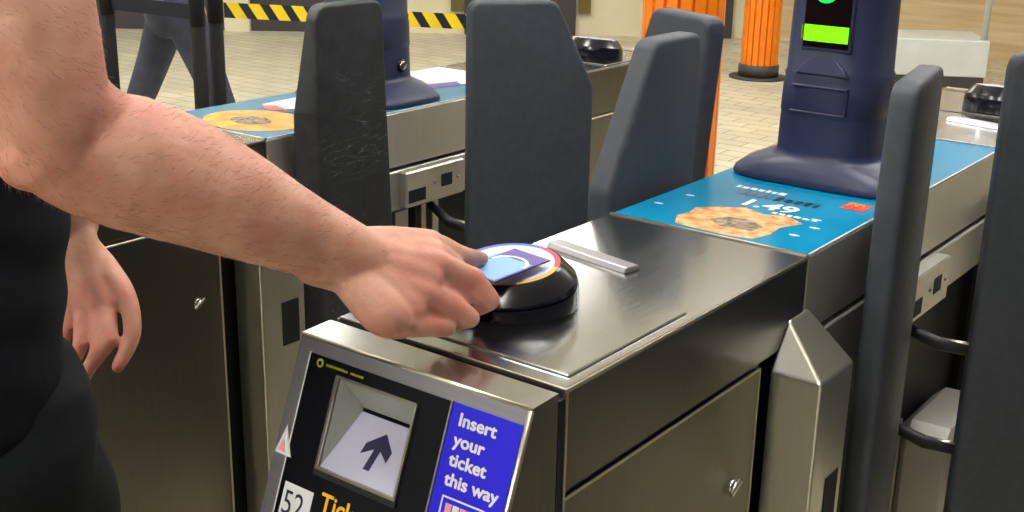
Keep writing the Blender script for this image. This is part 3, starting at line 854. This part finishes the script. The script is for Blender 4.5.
lb([(K['w'] + V(.012, .004, -.01), 0.018), (K['tC'], 0.0185), (K['tM'], 0.0140), (K['tI'], 0.0120), (K['tT'], 0.0090)], n=16)
# trunk, neck, head, legs
lb([((-0.60, -0.31, 0.93), 0.150, 0.105, (1, 0, 0)), ((-0.60, -0.31, 1.08), 0.142, 0.100, (1, 0, 0)), ((-0.60, -0.31, 1.25), 0.165, 0.108, (1, 0, 0)), ((-0.60, -0.31, 1.40), 0.175, 0.102, (1, 0, 0)), ((-0.60, -0.30, 1.485), 0.125, 0.070, (1, 0, 0))], n=32)
lb([((-0.60, -0.30, 1.47), 0.064), ((-0.60, -0.275, 1.60), 0.056)], n=20)
HR = Matrix.Rotation(math.radians(-35), 3, 'Z') @ Matrix.Rotation(math.radians(-22), 3, 'X')
HC = rel((-0.595, -0.245, 1.675))
head_bm(bm, HC, HR)
LEG_R = [((-0.515, -0.285, 0.90), 0.085), ((-0.515, -0.285, 0.70), 0.072), ((-0.505, -0.28, 0.50), 0.054), ((-0.515, -0.35, 0.32), 0.052), ((-0.520, -0.39, 0.11), 0.036)]
LEG_L = [((-0.690, -0.300, 0.90), 0.085), ((-0.705, -0.22, 0.70), 0.072), ((-0.715, -0.14, 0.50), 0.054), ((-0.720, -0.145, 0.32), 0.052), ((-0.722, -0.15, 0.11), 0.036)]
lb(LEG_R); lb(LEG_L)
body = fuse('body', bm, 0.0028, 9, 'skin', per)
# ruddy skin over the knuckles, finger ends and elbow
fl = body.data.attributes.new('flush', 'FLOAT', 'POINT')
spots = [(rel(J[f + 'P']) + V(0.006, -0.005, 0.009), 0.0115, 0.5) for f in 'mrl'] + [(rel(J[f + 'D']), 0.012, 0.2) for f in 'mrl']
spots += [(rel((-0.3335, -0.3225, 1.2265)), 0.045, 0.45)] + [(rel(K[f + 'P']), 0.018, 0.5) for f in 'imrl'] + [(rel(K[f + 'T']), 0.016, 0.5) for f in 'imrlt'] + [(rel(K['mM']), 0.05, 0.3), (rel(K['tI']), 0.02, 0.4)]
for i, v in enumerate(body.data.vertices):
    if v.co.x > 0.2 or v.co.x < -0.05:
        t = 0.0
        for c_, r_, k_ in spots:
            d2 = (v.co - c_).length_squared / (r_ * r_)
            if d2 < 6:
                t = max(t, k_ * math.exp(-d2))
        fl.data[i].value = t
# fine hair on the bare arm
rr = random.Random(11)
hb = bmesh.new()
A0, A1, A2 = rel((-0.330, -0.318, 1.40)), rel((-0.318, -0.300, 1.232)), rel((-0.215, -0.075, 1.107))
polys = body.data.polygons; vv = body.data.vertices
def seg_t(p, a, b_):
    d = b_ - a; t = max(0.0, min(1.0, (p - a).dot(d) / d.length_squared)); return t, (p - a - d * t).length
n_h = 0
cand = []
for p in polys:
    c_ = p.center
    t, dd = seg_t(c_, A1, A2)
    if dd < 0.075 and 0.05 < t < 0.97:
        cand.append((p, (A2 - A1).normalized()))
    else:
        t, dd = seg_t(c_, A0, A1)
        if dd < 0.07 and t > 0.1:
            cand.append((p, (A1 - A0).normalized()))
for k in range(2600):
    p, ax_ = rr.choice(cand)
    q = [vv[i].co for i in p.vertices]
    u_, w_ = rr.random(), rr.random()
    base = (q[0].lerp(q[1], u_)).lerp(q[-1].lerp(q[2], u_), w_)
    nrm = p.normal
    d = (ax_ * rr.uniform(0.2, 0.9) + nrm.cross(ax_) * rr.uniform(0.2, 1.1) + nrm * rr.uniform(0.25, 0.6)).normalized()
    ln = rr.uniform(0.006, 0.013); wd_ = 0.00016
    s_ = d.cross(nrm).normalized() * wd_; t_ = nrm * wd_
    b0 = [hb.verts.new(base + s_), hb.verts.new(base - s_ * 0.5 + t_), hb.verts.new(base - s_ * 0.5 - t_)]
    tip = hb.verts.new(base + d * ln - nrm * ln * 0.25)
    for i in range(3):
        hb.faces.new((b0[i], b0[(i + 1) % 3], tip))
hm = MB(); hm._merge(hb, 'armhair'); hair_o = hm.build('arm_hair', per); hair_o['kind'] = 'stuff'
# T-shirt
b = bmesh.new()
def lr(pts, add=0.0, **k):
    limb(b, [(rel(p[0]), p[1] + add) + ((p[2] + add, p[3]) if len(p) > 2 else ()) for p in pts], **k)
lr([((-0.605, -0.315, 0.955), 0.185, 0.120, (1, 0, 0)), ((-0.60, -0.308, 1.02), 0.178, 0.126, (1, 0, 0)), ((-0.60, -0.295, 1.12), 0.168, 0.138, (1, 0, 0)), ((-0.60, -0.30, 1.26), 0.180, 0.128, (1, 0, 0)), ((-0.60, -0.31, 1.41), 0.190, 0.118, (1, 0, 0)), ((-0.60, -0.30, 1.50), 0.130, 0.080, (1, 0, 0))], n=36)
lr([((-0.46, -0.31, 1.49), 0.070), ((-0.400, -0.313, 1.485), 0.078), ((-0.372, -0.311, 1.425), 0.073)], n=24)
lr([((-0.74, -0.30, 1.49), 0.070), ((-0.795, -0.29, 1.485), 0.076), ((-0.845, -0.23, 1.36), 0.068), ((-0.862, -0.17, 1.275), 0.064)], n=24)
def folds(v):
    a = 0.004 * math.sin(v.z * 60 + v.x * 18 + v.y * 12) * math.sin(v.z * 23 + v.y * 20)
    c = Vector((0, 0.0, v.z)); d = (v - c); d.z = 0
    return v + (d.normalized() * a if d.length > 1e-4 else Vector())
fuse('t_shirt', b, 0.007, 4, 'shirt', per, folds)
b = bmesh.new()
lr([((-0.60, -0.315, 0.85), 0.168, 0.118, (1, 0, 0)), ((-0.60, -0.315, 0.99), 0.170, 0.112, (1, 0, 0))], n=32)
lr(LEG_R[:1] + LEG_R[1:2] + LEG_R[2:4] + [((-0.520, -0.385, 0.10), 0.048)], 0.020)
lr([((-0.535, -0.275, 0.92), 0.088), ((-0.525, -0.262, 0.80), 0.088), ((-0.515, -0.26, 0.66), 0.080)], 0.012)
lr(LEG_L[:4] + [((-0.722, -0.15, 0.10), 0.048)], 0.020)
fuse('trousers', b, 0.008, 4, 'trouser', per, lambda v: v + Vector((0.004 * math.sin(v.z * 45 + v.y * 20), 0.004 * math.sin(v.z * 38 + v.x * 25), 0)))
shoe(per, rel((-0.520, -0.38, 0)), 0.0); shoe(per, rel((-0.722, -0.14, 0)), 0.05)
b = bmesh.new()
R4 = HR.to_4x4()
blob(b, HC + HR @ V(0, -0.022, 0.048), (0.083, 0.098, 0.086), R4)
blob(b, HC + HR @ V(0, -0.055, -0.005), (0.072, 0.060, 0.075), R4)
fuse('hair', b, 0.006, 3, 'hair', per)
for s in (-1, 1):
    e = MB()
    e.lathe([(0.0001, -0.0115), (0.006, -0.0098), (0.0105, -0.0046), (0.0115, 0), (0.0105, 0.0046), (0.006, 0.0098), (0.0001, 0.0115)], 'eye', n=16, mat=Matrix.Translation(HC + HR @ V(s * 0.031, 0.073, 0.012)))
    e.build('eye', per)

# contactless card held flat on the reader
c = MB()
c.prism([(-0.043, -0.027), (0.043, -0.027), (0.043, 0.027), (-0.043, 0.027)], (-0.0006, 0.0006), 'purple', None, 0.0004, 1)
c.box(-0.043, 0.043, -0.0273, -0.0268, -0.0007, 0.0007, 'navy')
c.poly([(-0.040, -0.024, 0.0008), (0.018, -0.024, 0.0008), (0.018, 0.024, 0.0008), (-0.040, 0.024, 0.0008)], 'rskyblue')
for k in range(16):
    a0, a1 = -PI / 2 + PI * k / 16, -PI / 2 + PI * (k + 1) / 16
    c.poly([(0.004 + 0.018 * math.cos(a0), 0.021 * math.sin(a0), 0.001), (0.004 + 0.022 * math.cos(a0), 0.025 * math.sin(a0), 0.001), (0.004 + 0.022 * math.cos(a1), 0.025 * math.sin(a1), 0.001), (0.004 + 0.018 * math.cos(a1), 0.021 * math.sin(a1), 0.001)], 'white')
card = tag(c.build('contactless_card'), 'blue and purple travel card held by fingers flat on the round reader', 'card')
card.location = (-0.168, 0.122, 1.0562)
card.rotation_euler = (math.radians(1), math.radians(-3.5), math.radians(83))

# ---- passer-by beyond the barrier
w = thing('person', 'person in dark grey jeans striding past behind the black barrier belt', 'person', (-3.435, 2.235, 0), math.radians(37.5))
bm = bmesh.new()
WL = [((-0.04, 0, 0.92), 0.078), ((-0.13, 0, 0.68), 0.056), ((-0.22, 0, 0.47), 0.043), ((-0.30, 0, 0.28), 0.042), ((-0.36, 0, 0.10), 0.034)]
WR = [((0.03, 0, 0.92), 0.078), ((0.12, 0, 0.68), 0.056), ((0.19, 0.02, 0.47), 0.043), ((0.28, 0.02, 0.27), 0.042), ((0.35, 0.02, 0.11), 0.034)]
WL = [((x, y + 0.09, z), r) for (x, y, z), r in WL]; WR = [((x, y - 0.09, z), r) for (x, y, z), r in WR]
limb(bm, WL); limb(bm, WR)
limb(bm, [((-0.02, 0, 0.92), 0.105, 0.150, (1, 0, 0)), ((-0.01, 0, 1.10), 0.100, 0.140, (1, 0, 0)), ((-0.01, 0, 1.38), 0.105, 0.172, (1, 0, 0)), ((-0.01, 0, 1.47), 0.07, 0.12, (1, 0, 0))], 28)
limb(bm, [((0, 0, 1.46), 0.06), ((-0.02, 0, 1.58), 0.054)])
HR2 = Matrix.Rotation(math.radians(90), 3, 'Z')
head_bm(bm, V(-0.035, 0, 1.66), HR2)
for s, pts in ((1, [((0, 0.20, 1.43), 0.052), ((0.08, 0.235, 1.17), 0.042), ((0.02, 0.24, 0.93), 0.028)]), (-1, [((0, -0.20, 1.43), 0.052), ((-0.10, -0.24, 1.18), 0.042), ((-0.30, -0.23, 1.03), 0.028)])):
    limb(bm, pts)
    h = Vector(pts[-1][0]); d = (h - Vector(pts[-2][0])).normalized()
    sd = d.cross(V(0, 1, 0)).normalized()
    limb(bm, [(h, 0.024), (h + d * 0.05, 0.032, 0.017, tuple(sd)), (h + d * 0.085, 0.034, 0.015, tuple(sd))], 14)
    for k in range(4):
        o_ = sd * (0.024 - 0.016 * k)
        limb(bm, [(h + d * 0.085 + o_, 0.0085), (h + d * (0.13 - 0.006 * abs(k - 1)) + o_ + V(-.004, 0, -.008), 0.0078), (h + d * (0.155 - 0.008 * abs(k - 1)) + o_ + V(-.004, 0, -.022), 0.0068)], 8)
    limb(bm, [(h + d * 0.03 + sd * 0.02, 0.011), (h + d * 0.07 + sd * 0.046, 0.010), (h + d * 0.10 + sd * 0.050, 0.0085)], 8)
fuse('body', bm, 0.006, 4, 'skin', w)
b = bmesh.new()
limb(b, [(p, r + 0.012) for p, r in WL]); limb(b, [(p, r + 0.012) for p, r in WR])
limb(b, [((-0.02, 0, 0.88), 0.108, 0.160, (1, 0, 0)), ((-0.02, 0, 0.98), 0.112, 0.160, (1, 0, 0))], 28)
fuse('jeans', b, 0.010, 4, 'jeans', w)
b = bmesh.new()
limb(b, [((-0.02, 0, 0.95), 0.128, 0.172, (1, 0, 0)), ((-0.01, 0, 1.10), 0.120, 0.160, (1, 0, 0)), ((-0.01, 0, 1.38), 0.120, 0.190, (1, 0, 0)), ((-0.01, 0, 1.48), 0.08, 0.13, (1, 0, 0))], 28)
for s, pts in ((1, [((0, 0.19, 1.43), 0.066), ((0.08, 0.235, 1.17), 0.056), ((0.03, 0.24, 0.97), 0.040)]), (-1, [((0, -0.19, 1.43), 0.066), ((-0.10, -0.24, 1.18), 0.056), ((-0.26, -0.235, 1.06), 0.040)])):
    limb(b, pts)
fuse('shirt', b, 0.010, 4, 'greyshirt', w)
b = bmesh.new()
blob(b, V(-0.035, 0, 1.66) + HR2 @ V(0, -0.022, 0.048), (0.083, 0.098, 0.084)); blob(b, V(0.02, 0, 1.655), (0.060, 0.072, 0.075))
fuse('hair', b, 0.008, 3, 'hair', w)
shoe(w, (-0.36, 0.09, 0), -PI / 2); shoe(w, (0.35, -0.07, 0), -PI / 2)

# ------------------------------------------------------------------ belt barrier beyond the gates
def belt_post(x, y, label, head=True):
    g = thing('barrier_post', label, 'barrier post', (x, y, 0), 0, 'black barrier posts')
    b = MB(); b.lathe([(0.055, 0), (0.055, 0.012), (0.05, 0.022), (0.04, 0.034), (0.03, 0.05)], 'beltpost', n=40); b.build('base', g)
    b = MB(); b.lathe([(0.026, 0.03), (0.026, 0.90)], 'beltpost', n=24); b.build('pole', g)
    b = MB(); b.lathe([(0.026, 0.898), (0.0275, 0.902), (0.0275, 1.0), (0.022, 1.012)], 'beltpost', n=24); b.build('belt_head', g)
    return g
belt_post(-3.415, 1.898, 'black barrier post furthest left behind the crook of the arm')
belt_post(-2.921, 1.920, 'black barrier post beside the walker, left one of the close pair')
belt_post(-2.951, 2.026, 'black barrier post where the striped tape starts, right one of the close pair')
belt_post(-2.07, 2.680, 'black barrier post behind the middle grey paddle at the striped tape far end')

def belt(name, label, cat, a, b, z0, z1, striped):
    a = Vector(a); b = Vector(b); d = (b - a); n_ = d.length; d.normalize(); s = Vector((-d.y, d.x, 0))
    m = MB()
    Mx = Matrix(((d.x, 0, s.x, a.x), (d.y, 0, s.y, a.y), (-0.028 if striped else 0.0, 1, 0, 0), (0, 0, 0, 1)))
    key = 'blackprint' if striped else 'belt'
    m.prism([(0, z0), (n_, z0), (n_, z1), (0, z1)], (-0.0008, 0.0008), key, Mx)
    if striped:
        per_ = 0.078; w_ = 0.043; sk = -0.034
        x = 0.008
        while x + w_ - sk < n_:
            m.prism([(x - sk, z0), (x + w_ - sk, z0), (x + w_, z1), (x, z1)], (-0.0013, 0.0013), 'tapeyellow', Mx)
            x += per_
    return tag(m.build(name), label, cat)
M_['tapeyellow'] = new_mat('hazard_yellow', lin(236, 206, 10), 0.5)
belt('barrier_belt', 'dark navy belt stretched between black posts in front of the walker', 'barrier belt', (-3.384, 1.899, 0), (-2.952, 1.919, 0), 0.920, 0.972, False)
belt('barrier_tape', 'yellow and black striped hazard tape stretched right from the post pair', 'barrier tape', (-2.924, 2.044, 0), (-2.10, 2.658, 0), 0.918, 0.972, True)

# ------------------------------------------------------------------ orange columns
def column(x, y, label, R=0.135):
    g = thing('column', label, 'column', (x, y, 0), 0.2, 'orange fluted columns')
    b = MB(); n = 18; k = 12
    prof = []
    for i in range(n):
        for j in range(k):
            t = j / k; a = 2 * PI * (i + t) / n
            r = R - (0.016 if (t < 0.10) else 0.0) - 0.002 * math.sin(PI * t)
            prof.append((r * math.cos(a), r * math.sin(a)))
    b.rings([[(p[0], p[1], z) for p in prof] for z in (0.10, 0.6, 1.25)], 'column', smooth=False)
    b.lathe([(R - 0.012, 1.25), (R - 0.012, 3.19)], 'cream', n=48)
    b.build('shaft', g)
    b = MB(); b.lathe([(R + 0.012, 0.015), (R + 0.012, 0.095), (R - 0.01, 0.105)], 'colbase', n=48)
    b.lathe([(R + 0.075, 0.0), (R + 0.075, 0.012), (R + 0.01, 0.016)], 'colbase', n=48); b.build('base', g)
column(-1.420, 2.708, 'orange fluted column close behind the pair of grey paddles')
column(-3.38, 7.35, 'orange fluted column standing far off on a round dark base')

# ------------------------------------------------------------------ pale cabinet at the right rear
def rear_cabinet():
    g = thing('floor_cabinet', 'pale grey low cabinet with a dark plinth and a thin pole at the right rear', 'cabinet', (-2.25, 7.65, 0), math.radians(30))
    b = MB(); b.box(-0.42, 0.37, -0.12, 0.40, 0.125, 0.375, 'palegrey', 0.008); b.build('body', g)
    b = MB(); b.box(-0.41, 0.36, -0.11, 0.39, 0.0, 0.125, 'colbase'); b.build('plinth', g, 'dark plinth')
    b = MB(); b.tube([(0.335, -0.08, 0.37), (0.335, -0.08, 2.2)], 0.022, 'palegrey'); b.build('pole', g)
M_['palegrey'] = noisy('pale_grey_enamel', lin(196, 200, 196), lin(204, 208, 204), 0.45, 6)
rear_cabinet()

# ------------------------------------------------------------------ the hall
def floor_mat():
    m = new_mat('beige_pavers', lin(205, 192, 155), 0.45)
    tc = N(m, 'ShaderNodeTexCoord'); mp = N(m, 'ShaderNodeMapping')
    L(m, tc.outputs['Object'], mp.inputs['Vector'])
    br = N(m, 'ShaderNodeTexBrick'); br.offset = 0.5
    br.inputs['Scale'].default_value = 1.0; br.inputs['Brick Width'].default_value = 0.24; br.inputs['Row Height'].default_value = 0.12
    br.inputs['Mortar Size'].default_value = 0.004; br.inputs['Mortar Smooth'].default_value = 0.3; br.inputs['Bias'].default_value = 0.0
    br.inputs['Color1'].default_value = lin(212, 206, 182); br.inputs['Color2'].default_value = lin(200, 193, 168); br.inputs['Mortar'].default_value = lin(120, 110, 92)
    L(m, mp.outputs['Vector'], br.inputs['Vector'])
    nz = N(m, 'ShaderNodeTexNoise'); nz.inputs['Scale'].default_value = 2.5; nz.inputs['Detail'].default_value = 5
    L(m, tc.outputs['Object'], nz.inputs['Vector'])
    rp = N(m, 'ShaderNodeValToRGB'); rp.color_ramp.elements[0].color = (0.82, 0.82, 0.80, 1); rp.color_ramp.elements[1].color = (1.05, 1.03, 1.0, 1)
    rp.color_ramp.elements[0].position = 0.3; rp.color_ramp.elements[1].position = 0.7
    L(m, nz.outputs['Fac'], rp.inputs['Fac'])
    mx = N(m, 'ShaderNodeMix', data_type='RGBA', blend_type='MULTIPLY'); mx.inputs['Factor'].default_value = 1.0
    L(m, br.outputs['Color'], mx.inputs['A']); L(m, rp.outputs['Color'], mx.inputs['B'])
    L(m, mx.outputs['Result'], bsdf(m).inputs['Base Color'])
    return m
M_['floor'] = floor_mat()
M_['travertine'] = noisy('travertine_wall', lin(216, 196, 154), lin(192, 164, 118), 0.45, 3.2, (0.35, 1, 5), 0.0, detail=6)
M_['ceil'] = noisy('ceiling_panel', lin(228, 228, 224), lin(232, 232, 228), 0.7, 4)
M_['darkshop'] = noisy('dark_grey_shopfront', lin(58, 55, 60), lin(66, 63, 68), 0.4, 3)
M_['brownstrip'] = new_mat('bronze_frame', lin(112, 98, 50), 0.4, 0.3)
M_['lamp'] = emit('lit_ceiling_tube', (1.0, 0.985, 0.95, 1), 33.0)
M_['lampcase'] = new_mat('white_lamp_casing', lin(210, 210, 205), 0.5)

HX0, HX1, HY0, HY1, HZ = -13.0, 2.6, -6.0, 12.0, 3.2
b = MB(); b.box(HX0, HX1, HY0, HY1, -0.1, 0.0, 'floor'); struct(b.build('floor'), 'beige paved hall floor')
b = MB(); b.box(HX0, HX1, HY0, HY1, HZ, HZ + 0.1, 'ceil'); struct(b.build('ceiling'), 'pale ceiling over the hall')

def wall_seg(name, a, c, key, z0=0.0, z1=HZ, th=0.2, label=None, lift=0.0):
    a = Vector((a[0], a[1], 0)); c = Vector((c[0], c[1], 0)); d = (c - a); n_ = d.length; d.normalize(); s = Vector((-d.y, d.x, 0))
    m = MB()
    Mx = Matrix(((d.x, s.x, 0, a.x), (d.y, s.y, 0, a.y), (0, 0, 1, 0), (0, 0, 0, 1)))
    m.prism([(0, -lift), (n_, -lift), (n_, th), (0, th)], (z0, z1), key, Mx)
    return struct(m.build(name), label)
wall_seg('wall_unseen', (2.4, 12.0), (2.4, -6.0), 'darkshop', label='unseen dark side wall added beyond the last gate to dim reflections')  # added out of view so right-facing steel mirrors something dark
wdir = Vector((0.784, 0.621, 0)); wo = Vector((-8.9, 5.70, 0))
def wp(t):
    q = wo + wdir * t
    return (q.x, q.y)
wall_seg('wall_left', wp(-5.2), wp(5.85), 'cream', label='cream rear wall on the left')
wall_seg('wall_right', wp(5.85), (2.39, 9.62), 'travertine', label='travertine rear wall on the right')
wall_seg('trim_1', wp(-3), wp(1.95), 'darkshop', 0.0, 2.3, 0.0, 'dark shopfront panel on the left rear wall', 0.05)
wall_seg('trim_2', wp(1.05), wp(1.27), 'cream', 0.0, 2.6, 0.0, 'cream pilaster before the dark shopfront', 0.12)
wall_seg('door_1', wp(3.16), wp(4.15), 'darkshop', 0.0, 2.3, 0.0, 'dark doorway in the rear wall', 0.06)
wall_seg('trim_3', wp(3.04), wp(3.15), 'brownstrip', 0.20, 2.3, 0.0, 'bronze frame left of the dark doorway', 0.05)
wall_seg('trim_4', wp(4.17), wp(4.28), 'brownstrip', 0.20, 2.3, 0.0, 'bronze frame right of the dark doorway', 0.05)
wall_seg('door_2', wp(5.28), wp(5.55), 'darkshop', 0.0, 2.3, 0.0, 'dark doorway between the orange columns', 0.05)

n_l = 0
for x in (-10.5, -7.5, -4.5, -1.5, 0.2):
    for y in (-4.5, -1.8, 0.9, 3.6, 6.3):
        q = wo + wdir * ((x - wo.x) / wdir.x)
        if y > q.y - 1.0:
            continue
        g = thing('ceiling_light', 'lit ceiling strip light above the hall', 'ceiling light', (x, y, HZ), 0, 'ceiling strip lights')
        b = MB(); b.box(-0.16, 0.16, -0.75, 0.75, -0.05, 0.0, 'lampcase', 0.01); b.build('casing', g)
        b = MB(); b.box(-0.13, 0.13, -0.72, 0.72, -0.062, -0.052, 'lamp'); b.build('diffuser', g)

# ------------------------------------------------------------------ world, camera, view
wd = bpy.data.worlds.new('hall_ambient'); bpy.context.scene.world = wd; wd.use_nodes = True
wd.node_tree.nodes['Background'].inputs['Color'].default_value = (0.72, 0.73, 0.72, 1)
wd.node_tree.nodes['Background'].inputs['Strength'].default_value = 0.22

cam = bpy.data.cameras.new('camera'); co = bpy.data.objects.new('camera', cam); C.objects.link(co)
r_ = Vector((0.7948920778813251, 0.6064600895883551, 0.01878148710814741))
d_ = Vector((0.200098692855878, -0.23279717876823075, -0.9517173880280432))
f_ = Vector((-0.5728063351944339, 0.7602707631456287, -0.3064005043518778))
co.matrix_world = Matrix(((r_.x, -d_.x, -f_.x, 0.5947267770684096), (r_.y, -d_.y, -f_.y, -0.8779166486079965), (r_.z, -d_.z, -f_.z, 1.471318982569775), (0, 0, 0, 1)))
cam.sensor_fit = 'HORIZONTAL'; cam.sensor_width = 36.0
cam.lens = 1224.51 * 36.0 / 1024
cam.clip_start = 0.05
sc = bpy.context.scene
sc.camera = co
sc.view_settings.view_transform = 'Standard'
sc.view_settings.look = 'None'
sc.view_settings.gamma = 1.0
sc.view_settings.use_curve_mapping = False
sc.view_settings.exposure = 0.0
